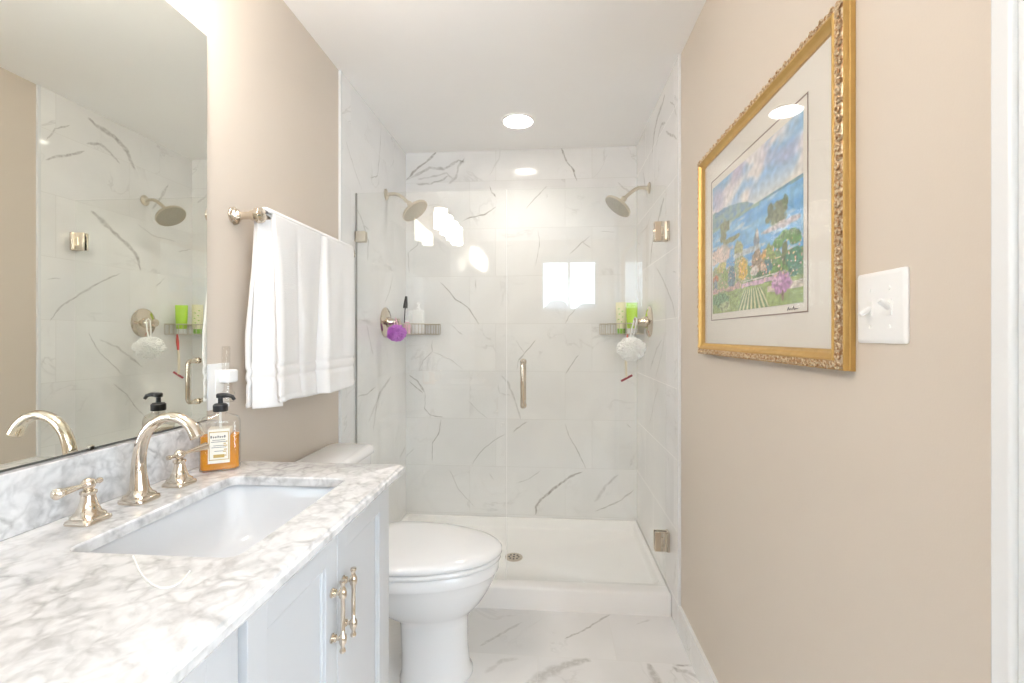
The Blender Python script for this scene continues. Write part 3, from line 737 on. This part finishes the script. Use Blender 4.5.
bmesh.ops.remove_doubles(b.bm, verts=b.bm.verts[:], dist=1e-5)
obj('slab', b, M['carrara'], ct, angle=25)
b = B(); b.box(CX0+.001, WX+.024, CY0, CY1, CZ+.0002, 1.021); bs = obj('backsplash', b, M['carrara'], bevel=.002)
tag(bs, 'grey marble backsplash strip between countertop and mirror', 'backsplash')
# sink basin
sk = thing('sink_basin', 'white rectangular undermount sink in the marble countertop', 'sink', (hc[0], hc[1], .74))
b = B()
def sl(e, z, r_): return [(x, y, z) for x, y in rr(HX0-.012+e, HX1+.012-e, HY0-.012+e, HY1+.012-e, {.05:.03,.055:.035,.06:.045,.065:.06}.get(r_, r_), 10)]
b.loft([sl(-.006, .8868, .05), sl(.0, .8868, .05), sl(.004, .880, .055), sl(.012, .82, .06), sl(.026, .775, .065), sl(.05, .758, .06), sl(.09, .753, .04), [(x, y, .750) for x, y in rr(hc[0]-.03, hc[0]+.03, hc[1]-.03, hc[1]+.03, .029, 10)]], True, False, True)
obj('bowl', b, M['basin'], sk, solid=0, angle=70)
b = B(); b.lathe([(.030,.7505),(.030,.753),(.022,.754),(.0,.7535)], (hc[0], hc[1], 0), seg=28); obj('drain', b, M['nickel'], sk)

# ------------------------------------------------------------------ faucet
FX, FY = -.852, .905
fa = thing('faucet', 'polished nickel gooseneck faucet spout behind the sink', 'faucet', (FX, FY, CZ))
b = B()
def rrb(hx, hy, z, r): return [(x, y, z) for x, y in rr(FX-hx, FX+hx, FY-hy, FY+hy, r, 6)]
b.loft([rrb(.028,.028,CZ+.0003,.012), rrb(.029,.029,CZ+.004,.012), rrb(.028,.028,CZ+.008,.012), rrb(.024,.024,CZ+.011,.012), rrb(.024,.024,CZ+.015,.014), rrb(.021,.021,CZ+.019,.018), rrb(.018,.018,CZ+.026,.0175)])
obj('base', b, M['nickel'], fa)
K = [(0,.022,.0185),(-.001,.04,.0160),(-.002,.062,.0138),(-.001,.090,.0124),(.005,.120,.0117),(.017,.146,.0112),(.038,.166,.0106),(.066,.176,.0102),(.093,.172,.0106),(.114,.158,.0118),(.128,.136,.0138)]
P, R_ = [], []
for i in range(len(K)-1):
    p0, p1, p2, p3 = K[max(i-1,0)], K[i], K[i+1], K[min(i+2,len(K)-1)]
    for k in range(5):
        t_ = k/5; v = [.5*((2*p1[m_])+(-p0[m_]+p2[m_])*t_+(2*p0[m_]-5*p1[m_]+4*p2[m_]-p3[m_])*t_*t_+(-p0[m_]+3*p1[m_]-3*p2[m_]+p3[m_])*t_**3) for m_ in range(3)]
        P.append((FX+v[0], FY, CZ+v[1])); R_.append(v[2])
P.append((FX+K[-1][0], FY, CZ+K[-1][1])); R_.append(K[-1][2])
b = B(); b.tube(P, R_, 24); obj('spout', b, M['nickel'], fa)
e = Vector(P[-1]); dd = (Vector(P[-1])-Vector(P[-2])).normalized()
b = B(); b.lathe([(.0115,0),(.0115,.0012),(.009,.0014),(.008,-.001)], e, dd, 20); obj('aerator', b, M['nickelb'], fa)
def tap(y, sgn, label):
    t = thing('sink_tap', label, 'faucet handle', (FX, y, CZ), 'pair of sink faucet handles')
    b = B()
    def rb(h_, z, r): return [(xx, yy, z) for xx, yy in rr(FX-h_, FX+h_, y-h_, y+h_, min(r, h_*.98), 6)]
    b.loft([rb(.026,CZ+.0003,.010), rb(.027,CZ+.003,.010), rb(.026,CZ+.007,.010), rb(.0225,CZ+.010,.012), rb(.0225,CZ+.014,.014), rb(.019,CZ+.019,.018), rb(.015,CZ+.030,.0148), rb(.0115,CZ+.043,.0113), rb(.0105,CZ+.050,.0103), rb(.013,CZ+.053,.0128), rb(.013,CZ+.057,.0128), rb(.008,CZ+.060,.0078)])
    obj('bell_base', b, M['nickel'], t)
    b = B(); z = CZ+.070
    b.ball((FX, y, z), .0115); b.lathe([(.007, CZ+.058),(.007, CZ+.064)], (FX, y, 0), seg=16)
    d = Vector((.18, sgn, .05)).normalized(); o_ = Vector((FX, y, z))
    b.lathe([(0,-.030),(.005,-.029),(.0058,-.024),(.0035,-.020),(.0045,-.012),(.0058,0),(.0045,.012),(.0042,.020),(.0072,.052),(.0085,.060),(.0095,.063),(.0095,.069),(.006,.073),(0,.074)], o_, d, 20)
    obj('lever', b, M['nickel'], t)
tap(.797, -1, 'nickel lever tap on the near side of the faucet')
tap(1.010, 1, 'nickel lever tap beside the amber soap bottle')

# ------------------------------------------------------------------ soap bottle
SX, SY = -.845, 1.135
sb = thing('soap_bottle', 'clear rectangular bottle of amber soap with black pump', 'soap bottle', (SX, SY, CZ))
ang = .5
def sq(hw, hd, z, r=.012):
    ca, sa = math.cos(ang), math.sin(ang)
    return [(SX+x*ca-y*sa, SY+x*sa+y*ca, z) for x, y in rr(-hw, hw, -hd, hd, r, 5)]
b = B(); b.loft([sq(.0415,.021,CZ+.0005), sq(.0445,.024,CZ+.004), sq(.0445,.024,CZ+.122), sq(.039,.021,CZ+.135), sq(.020,.015,CZ+.143,.012), sq(.014,.014,CZ+.146,.0135), sq(.014,.014,CZ+.152,.0135)]); obj('bottle_body', b, M['clear'], sb)
b = B(); b.loft([sq(.039,.0185,CZ+.004,.009), sq(.042,.0215,CZ+.007,.010), sq(.042,.0215,CZ+.090,.010)]); obj('soap', b, M['amber'], sb, angle=30)
b = B(); b.loft([sq(.024,.0246,CZ+.022,.0015), sq(.024,.0246,CZ+.108,.0015)]); lb = obj('label', b, M['paper'], sb, smooth=False)
def onlabel(b, x0, x1, z0, z1):
    ca, sa = math.cos(ang), math.sin(ang)
    def p(x, z, d): y = -.0246-d; return (SX+x*ca-y*sa, SY+x*sa+y*ca, CZ+z)
    b.loft([[p(x0,z0,0), p(x1,z0,0), p(x1,z1,0), p(x0,z1,0)], [p(x0,z0,.0004), p(x1,z0,.0004), p(x1,z1,.0004), p(x0,z1,.0004)]])
b = B()
x = -.018
for k, (wd, hh) in enumerate(((.004,.006),(.003,.004),(.004,.004),(.003,.006),(.004,.004),(.003,.004),(.004,.006))):
    onlabel(b, x, x+wd*.6, .086, .086+hh); onlabel(b, x, x+wd, .086+hh*.45, .0875+hh*.45); x += wd+.0014
for z, wd in ((.080,.014),(.0755,.017),(.066,.012),(.0615,.016),(.052,.010)): onlabel(b, -wd, wd, z, z+.0011)
obj('label_print', b, M['ink'], lb, smooth=False)
b = B(); onlabel(b, -.020, .020, .100, .1018); onlabel(b, -.020, .020, .030, .0318); onlabel(b, -.0215, -.0200, .030, .1018); onlabel(b, .0200, .0215, .030, .1018); onlabel(b, -.012, .012, .036, .044)
for k in range(8): onlabel(b, .012+.004*math.sin(k*2), .017+.002*math.sin(k*3), .040+k*.005, .0425+k*.005)
obj('label_border', b, M['gilt'], lb, smooth=False)
b = B(); b.lathe([(.0165,.150),(.017,.152),(.017,.166),(.013,.170),(.006,.171),(.0055,.184),(.0095,.185),(.010,.193),(.007,.196),(0,.1965)], (SX, SY, CZ), seg=24)
b.tube([(SX, SY, CZ+.190), (SX+.020, SY+.0, CZ+.191), (SX+.032, SY, CZ+.188), (SX+.038, SY, CZ+.180)], [.007,.0055,.0048,.004], 12); obj('pump', b, M['black'], sb)
b = B(); b.tube([(SX, SY, CZ+.088), (SX, SY, CZ+.15)], .003, 8); obj('dip_tube', b, M['milky'], sb)
# thin white curved line laid on the counter
b = B()
pts = [(*hit(2, CZ+.0014, u, v)[:2], CZ+.0014) for u, v in ((133,556),(135.5,562),(138.5,569),(142,575),(147,580.5),(153,585),(160,587.6),(167,587.8),(174,586),(180,582.5),(185,578),(190,571))]
b.tube(pts, .0012, 8); tag(obj('white_curve', b, M['plastic']), 'thin curved white line on the marble before the sink', 'cord')

# ------------------------------------------------------------------ toilet
TY = 1.72
to = thing('toilet', 'white porcelain two-piece toilet with closed lid beside the vanity', 'toilet', (-.5, TY, 0))
def egg(xb, xf, hw, z, n=64, fm=.30, yc=TY):
    out = []; xm = xb+(xf-xb)*fm
    for k in range(n):
        a = 2*PI*k/n; cs, sn = math.cos(a), math.sin(a)
        if cs >= 0: x = xm+(xf-xm)*abs(cs)**(2/2.0); y = hw*(1 if sn >= 0 else -1)*abs(sn)**(2/2.0)
        else: x = xm-(xm-xb)*abs(cs)**(2/3.2); y = hw*(1 if sn >= 0 else -1)*abs(sn)**(2/3.2)
        out.append((x, yc+y, z))
    return out
b = B()
b.loft([egg(-.55,-.285,.112,.001,fm=.45), egg(-.55,-.285,.112,.012,fm=.45), egg(-.545,-.297,.100,.03,fm=.45), egg(-.545,-.303,.097,.10,fm=.45), egg(-.55,-.303,.097,.20,fm=.45), egg(-.56,-.297,.102,.225,fm=.45), egg(-.60,-.278,.118,.245,fm=.42), egg(-.64,-.25,.142,.275,fm=.4), egg(-.67,-.225,.164,.315,fm=.37), egg(-.69,-.205,.182,.355,fm=.34), egg(-.70,-.198,.191,.378,fm=.32), egg(-.70,-.192,.197,.385), egg(-.70,-.188,.200,.391), egg(-.70,-.188,.200,.422), egg(-.695,-.194,.195,.427)])
b.loft([[(x, y, .001) for x, y in rr(-.90,-.70,TY-.095,TY+.095,.03)], [(x, y, .02) for x, y in rr(-.89,-.70,TY-.09,TY+.09,.03)], [(x, y, .06) for x, y in rr(-.88,-.71,TY-.06,TY+.06,.03)], [(x, y, .20) for x, y in rr(-.88,-.68,TY-.06,TY+.06,.03)], [(x, y, .33) for x, y in rr(-.90,-.55,TY-.11,TY+.11,.04)], [(x, y, .427) for x, y in rr(-.915,-.62,TY-.16,TY+.16,.04)]])
obj('bowl', b, M['porcelain'], to, angle=60)
b = B(); b.loft([egg(-.70,-.184,.201,.430), egg(-.70,-.180,.205,.433), egg(-.70,-.180,.205,.442), egg(-.70,-.183,.201,.446)]); obj('seat', b, M['porcelain'], to, angle=60)
b = B(); b.loft([egg(-.705,-.181,.204,.4485,fm=.26), egg(-.705,-.175,.209,.453,fm=.26), egg(-.705,-.175,.209,.464,fm=.26), egg(-.702,-.182,.204,.471,fm=.26), egg(-.69,-.205,.187,.478), egg(-.64,-.27,.14,.485), egg(-.58,-.36,.08,.489), egg(-.54,-.42,.04,.490)]); obj('lid', b, M['porcelain'], to, angle=60)
for y in (TY-.10, TY+.05):
    b = B(); b.box(-.738, -.707, y, y+.05, .4285, .462); obj('hinge', b, M['porcelain'], to, bevel=.006, seg=3)
b = B(); lp = lambda x0, x1, hw, z, r: [(x, y, z) for x, y in rr(x0, x1, TY-hw, TY+hw, r, 8)]
b.loft([lp(-.915,-.765,.16,.428,.03), lp(-.920,-.752,.178,.47,.035), lp(-.922,-.742,.186,.62,.035), lp(-.922,-.738,.190,.764,.035)]); obj('tank', b, M['porcelain'], to, angle=60)
b = B(); b.loft([lp(-.926,-.733,.194,.7645,.04), lp(-.928,-.728,.199,.768,.042), lp(-.928,-.728,.199,.788,.042), lp(-.924,-.734,.194,.796,.038), lp(-.916,-.744,.185,.7985,.03)]); obj('tank_lid', b, M['porcelain'], to, angle=60)
b = B(); b.lathe([(.013,0),(.013,.006),(.008,.010)], (-.740,TY-.13,.70), (1,0,0), 16); b.tube([(-.729,TY-.13,.70),(-.726,TY-.09,.695),(-.726,TY-.065,.692)], [.006,.005,.006], 10); obj('flush_lever', b, M['nickel'], to)

# ------------------------------------------------------------------ framed picture
PX = XR+.008; PY0, PY1, PZ0, PZ1 = .888, 1.706, 1.190, 1.872
pc = thing('framed_picture', 'gold framed seaside garden landscape on the right wall', 'picture', (PX, 1.284, PZ0))
def frame_ring(b, prof):   # profile of (inset, height off the wall)
    loops = []
    for ins, hgt in prof: loops.append([(PX-hgt, PY0+ins, PZ0+ins), (PX-hgt, PY1-ins, PZ0+ins), (PX-hgt, PY1-ins, PZ1-ins), (PX-hgt, PY0+ins, PZ1-ins)])
    b.loft(loops, True, False, False)
b = B(); frame_ring(b, [(0,.0005),(0,.009),(.0012,.011),(.0005,.018),(.0015,.021),(.003,.021)]); frame_ring(b, [(.018,.027),(.020,.030),(.023,.0295),(.028,.0235),(.034,.018),(.038,.0165),(.040,.010),(.040,.008),(0,.0005)])
fr = obj('frame', b, M['gold'], pc, angle=30)
b = B(); frame_ring(b, [(.0025,.020),(.006,.0225),(.013,.0255),(.0185,.027)])
def beads(b):
    p = 0
    edges = [((PY0+.0105, PZ0+.0105), (PY1-.0105, PZ0+.0105)), ((PY0+.0105, PZ1-.0105), (PY1-.0105, PZ1-.0105)), ((PY0+.0105, PZ0+.0105), (PY0+.0105, PZ1-.0105)), ((PY1-.0105, PZ0+.0105), (PY1-.0105, PZ1-.0105))]
    for (a0, a1), (c0, c1) in edges:
        L_ = math.dist((a0, a1), (c0, c1)); n_ = int(L_/.017)
        for k in range(n_+1):
            t_ = k/n_; y, z = a0+(c0-a0)*t_, a1+(c1-a1)*t_; vert = abs(c0-a0) < 1e-6; sg = 1 if k % 2 else -1
            for sgn in (-1, 1):
                pts = []
                for j in range(7):
                    q_ = j/6*PI*1.25; rr_ = .0072*(1-j/9)
                    o1, o2 = rr_*math.cos(q_)*sg+.0*sgn, rr_*math.sin(q_)*sgn
                    pts.append((PX-.0262, y+(o2 if not vert else o1), z+(o1 if not vert else o2)))
                b.tube(pts, [.0022,.0022,.002,.002,.0018,.0016,.0018], 5)
beads(b); obj('carved_band', b, M['ornament'], fr)
b = B(); b.box(PX-.012, PX-.010, PY0+.038, PY1-.038, PZ0+.038, PZ1-.038); obj('mount_board', b, M['mat'], pc, smooth=False)
b = B(); b.box(PX-.0165, PX-.0148, PY0+.037, PY1-.037, PZ0+.037, PZ1-.037); obj('picture_glass', b, M['pictureglass'], pc, smooth=False)
# inner line and print
LY0, LY1, LZ0, LZ1 = 1.020, 1.604, 1.304, 1.766
b = B()
for a in ((LY0, LY1, LZ0, LZ0+.003), (LY0, LY1, LZ1-.003, LZ1), (LY0, LY0+.003, LZ0, LZ1), (LY1-.003, LY1, LZ0, LZ1)): b.box(PX-.0132, PX-.0121, *a)
obj('mount_line', b, M['line'], pc, smooth=False)
QY0, QY1, QZ0, QZ1 = 1.038, 1.590, 1.326, 1.740
nu, nv = 260, 200
def art(s, t):      # s: 0 left (far) .. 1 right (near); t: 0 bottom .. 1 top
    n = lambda a, c_, k=0: noise.noise(Vector((a, c_, k)))
    def lerp(a, c_, f): f = max(0, min(1, f)); return tuple(x+(y-x)*f for x, y in zip(a, c_))
    j = n(s*30, t*30, 9)
    mtn = .675+.115*max(0, 1-(s/.56)**2)**.8+.012*n(s*14, 1) if s < .56 else .668
    if t > max(.668-.02*s, mtn):
        c_ = lerp((.58,.72,.88), (.40,.66,.86), (t-.7)*3)
        cl = n(s*2.6+t*2, t*5-s*3.2, 2)+.5*n(s*8+t*4, t*13-s*7, 3)
        c_ = lerp(c_, (.93,.90,.90), (cl+.10)*2.4); c_ = lerp(c_, (.72,.68,.80), (n(s*4, t*5, 12)-.05)*1.8)
        if t < .80: c_ = lerp(c_, (.96,.92,.84), .7*(1-(t-.66)/.14))
    elif t > .668-.02*s or (t > .655 and s < .5): c_ = lerp((.30,.48,.66), (.46,.60,.58), .5+1.2*n(s*20, t*24, 5))
    else:
        c_ = lerp((.26,.56,.84), (.44,.70,.88), .5+1.3*n(s*5-t*3, t*16, 6))
        c_ = lerp(c_, (.70,.82,.90), (n(s*6, t*34, 7)-.22)*3)
    def blob(cx, cy, rx, ry, col, k=1., ed=.3):
        nonlocal c_
        d = ((s-cx)/rx)**2+((t-cy)/ry)**2+ed*2*n(s*24, t*24, cx*9)+ed*n(s*60, t*60, cy*5)
        if d < 1: c_ = lerp(c_, lerp(col, tuple(x*.62 for x in col), .42+1.1*n(s*55, t*55, cy*7)), k*min(1, (1-d)*3))
    def band(y0, y1, x0, x1, col, k=1., wv=.03):
        nonlocal c_
        if y0+wv*n(s*9, 2) < t < y1+wv*n(s*12, 5) and x0 < s < x1: c_ = lerp(c_, lerp(col, tuple(x*.72 for x in col), .4+n(s*42, t*42, 4)), k)
    band(.645, .668, .0, .62, (.56,.66,.50), .6, .01)
    blob(.79,.525,.095,.075,(.44,.48,.34)); blob(.73,.56,.035,.055,(.36,.42,.30)); blob(.86,.575,.030,.045,(.34,.42,.26)); blob(.82,.455,.17,.022,(.93,.82,.84), .8)
    blob(.19,.64,.085,.055,(.46,.50,.30)); blob(.17,.57,.05,.05,(.44,.48,.28)); blob(.28,.52,.12,.022,(.52,.54,.34))
    blob(.59,.43,.035,.05,(.46,.46,.52), .8); blob(.60,.47,.016,.035,(.90,.84,.80), .9)
    blob(.14,.44,.17,.075,(.90,.76,.70)); blob(.20,.47,.05,.05,(.62,.56,.50), .7); blob(.38,.40,.06,.10,(.60,.62,.36))
    band(-.1, .33, .0, .50, (.62,.68,.44), 1, .08); band(-.1, .29, .48, 1.1, (.40,.58,.36), 1, .06)
    blob(.50,.385,.20,.022,(.86,.88,.88), .8)
    for q_ in range(9):
        a = PI*(q_+.3)/9; blob(.87+.075*math.cos(a), .335+.055*math.sin(a), .055, .026, (.34,.58,.26), .95)
    blob(.86,.25,.03,.10,(.40,.46,.26)); blob(.72,.30,.06,.07,(.56,.64,.30)); blob(.93,.22,.07,.09,(.26,.54,.40)); blob(.80,.20,.09,.06,(.40,.64,.26)); blob(.70,.24,.05,.05,(.24,.46,.50))
    blob(.60,.29,.075,.075,(.66,.54,.42)); blob(.57,.24,.05,.035,(.94,.90,.86)); blob(.66,.32,.035,.03,(.92,.66,.30)); blob(.66,.245,.035,.03,(.92,.78,.68)); blob(.63,.20,.05,.03,(.30,.50,.28))
    blob(.44,.275,.062,.075,(.96,.74,.18)); blob(.14,.345,.08,.045,(.88,.84,.40)); blob(.05,.27,.05,.03,(.90,.46,.26)); blob(.20,.28,.06,.05,(.56,.68,.30))
    blob(.295,.245,.055,.085,(.34,.50,.60)); blob(.05,.20,.035,.07,(.50,.62,.78), .9)
    band(.155, .185, .0, .40, (.90,.68,.70), .8); band(.150, .180, .42, .80, (.90,.72,.84), 1, .01); band(.185, .192, .44, .80, (.96,.93,.90), 1, .004)
    band(-.1, .148, 0, 1.1, (.62,.72,.38), 1, .01); blob(.12,.10,.14,.06,(.42,.62,.40)); blob(.20,.04,.10,.04,(.74,.80,.56))
    band(.085, .125, .70, 1.1, (.92,.86,.78), 1, .012)
    if t < .135 and abs(s-.545) < .10+(.135-t)*.55:
        k = (s-.545)/(.10+(.135-t)*.9); c_ = (.36,.50,.30) if math.sin(k*30) > -.15 else (.84,.82,.60)
    blob(.83,.125,.085,.068,(.84,.58,.82)); blob(.80,.14,.04,.03,(.94,.74,.90)); blob(.84,.055,.012,.03,(.55,.40,.35))
    if n(s*60, t*60, 20) > .40 and .15 < t < .36: c_ = ((.95,.56,.42), (.98,.90,.56), (.92,.74,.86))[int(abs(n(s*13, t*13))*30) % 3]
    k = 1+.16*j
    g = tuple(max(0, min(1, x*k)) for x in c_)
    return tuple((x*.92+.07)**1.9 for x in g)
b = B(); cols = []
V = b.grid(lambda u, v: Vector((PX-.0130, QY1+(QY0-QY1)*u, QZ0+(QZ1-QZ0)*v)), nu, nv)
b.bm.verts.index_update(); cvals = []
for i in range(nu+1):
    for j in range(nv+1): cvals += [*art(i/nu, j/nv), 1.]
pr = obj('landscape_print', b, attr_mat('printed_landscape', 'paint', .7), pc, smooth=False)
ca_ = pr.data.color_attributes.new('paint', 'FLOAT_COLOR', 'POINT'); ca_.data.foreach_set('color', cvals)
b = B(); x = 1.075
for pts in ([(1.105,1.312),(1.100,1.319),(1.096,1.313),(1.090,1.316),(1.086,1.313)], [(1.082,1.313),(1.078,1.320),(1.075,1.312),(1.068,1.315),(1.060,1.314)]): b.tube([(PX-.0128, y, z) for y, z in pts], .0008, 5)
obj('signature', b, M['ink'], pc)

# ------------------------------------------------------------------ light switch
sw = thing('light_switch', 'white double toggle light switch beside the gold picture frame', 'light switch', (PX, .807, 1.301))
b = B(); b.loft([[(PX-d, y, z) for y, z in rr(.762+e, .878-e, 1.242+e, 1.362-e, .006, 4)] for d, e in ((.0003,0),(.003,0),(.0055,.004),(.006,.008))]); obj('switch_plate', b, M['plastic'], sw, angle=25)
for y, up in ((.843, -1), (.797, 1)):
    b = B(); b.box(PX-.0075, PX-.006, y-.006, y+.006, 1.288, 1.314); tg = obj('toggle_surround', b, M['milky'], sw, bevel=.0006)
    b = B(); b.tube([(PX-.006, y, 1.301), (PX-.013, y, 1.301+up*.005), (PX-.022, y, 1.301+up*.011)], [.0055,.0050,.0042], 10); obj('toggle', b, M['plastic'], tg)
    for z in (1.332, 1.270):
        b = B(); b.lathe([(.0035,0),(.003,.001),(0,.0012)], (PX-.006, y, z), (-1,0,0), 12); s_ = obj('screw', b, M['milky'], sw)

# ------------------------------------------------------------------ recessed lights
def downlight(x, y, label):
    t = thing('recessed_light', label, 'ceiling light', (x, y, H), 'recessed ceiling lights')
    b = B(); b.lathe([(.094,-.0005),(.094,-.004),(.086,-.008),(.079,-.006),(.0775,-.0005)], (x, y, H), seg=40, cap=False); obj('trim_ring', b, M['ceil'], t)
    b = B(); b.lathe([(.0785,.0),(.0785,.095),(.070,.100),(0,.100),(0,.106),(.079,.106),(.0797,.0)], (x, y, H), seg=40, cap=False); obj('can_baffle', b, M['ceil'], t)
    b = B(); b.lathe([(.066,.0985),(.066,.0935),(.045,.090),(0,.089)], (x, y, H), seg=40); obj('lens', b, M['down'], t)
    l = bpy.data.lights.new('downlight_lamp', 'AREA'); l.shape = 'DISK'; l.size = .12; l.energy = 6.1; l.color = (1, .96, .90)
    lo = bpy.data.objects.new('downlight_lamp', l); C.objects.link(lo); lo.parent = t; lo.location = (0, 0, .086)
downlight(-.172, 2.563, 'round lit recessed light in the shower ceiling')
downlight(1.5, -.45, 'unseen added fill light recessed in the bedroom ceiling behind the camera')  # unseen lamp, added to fill the bathroom with light from behind
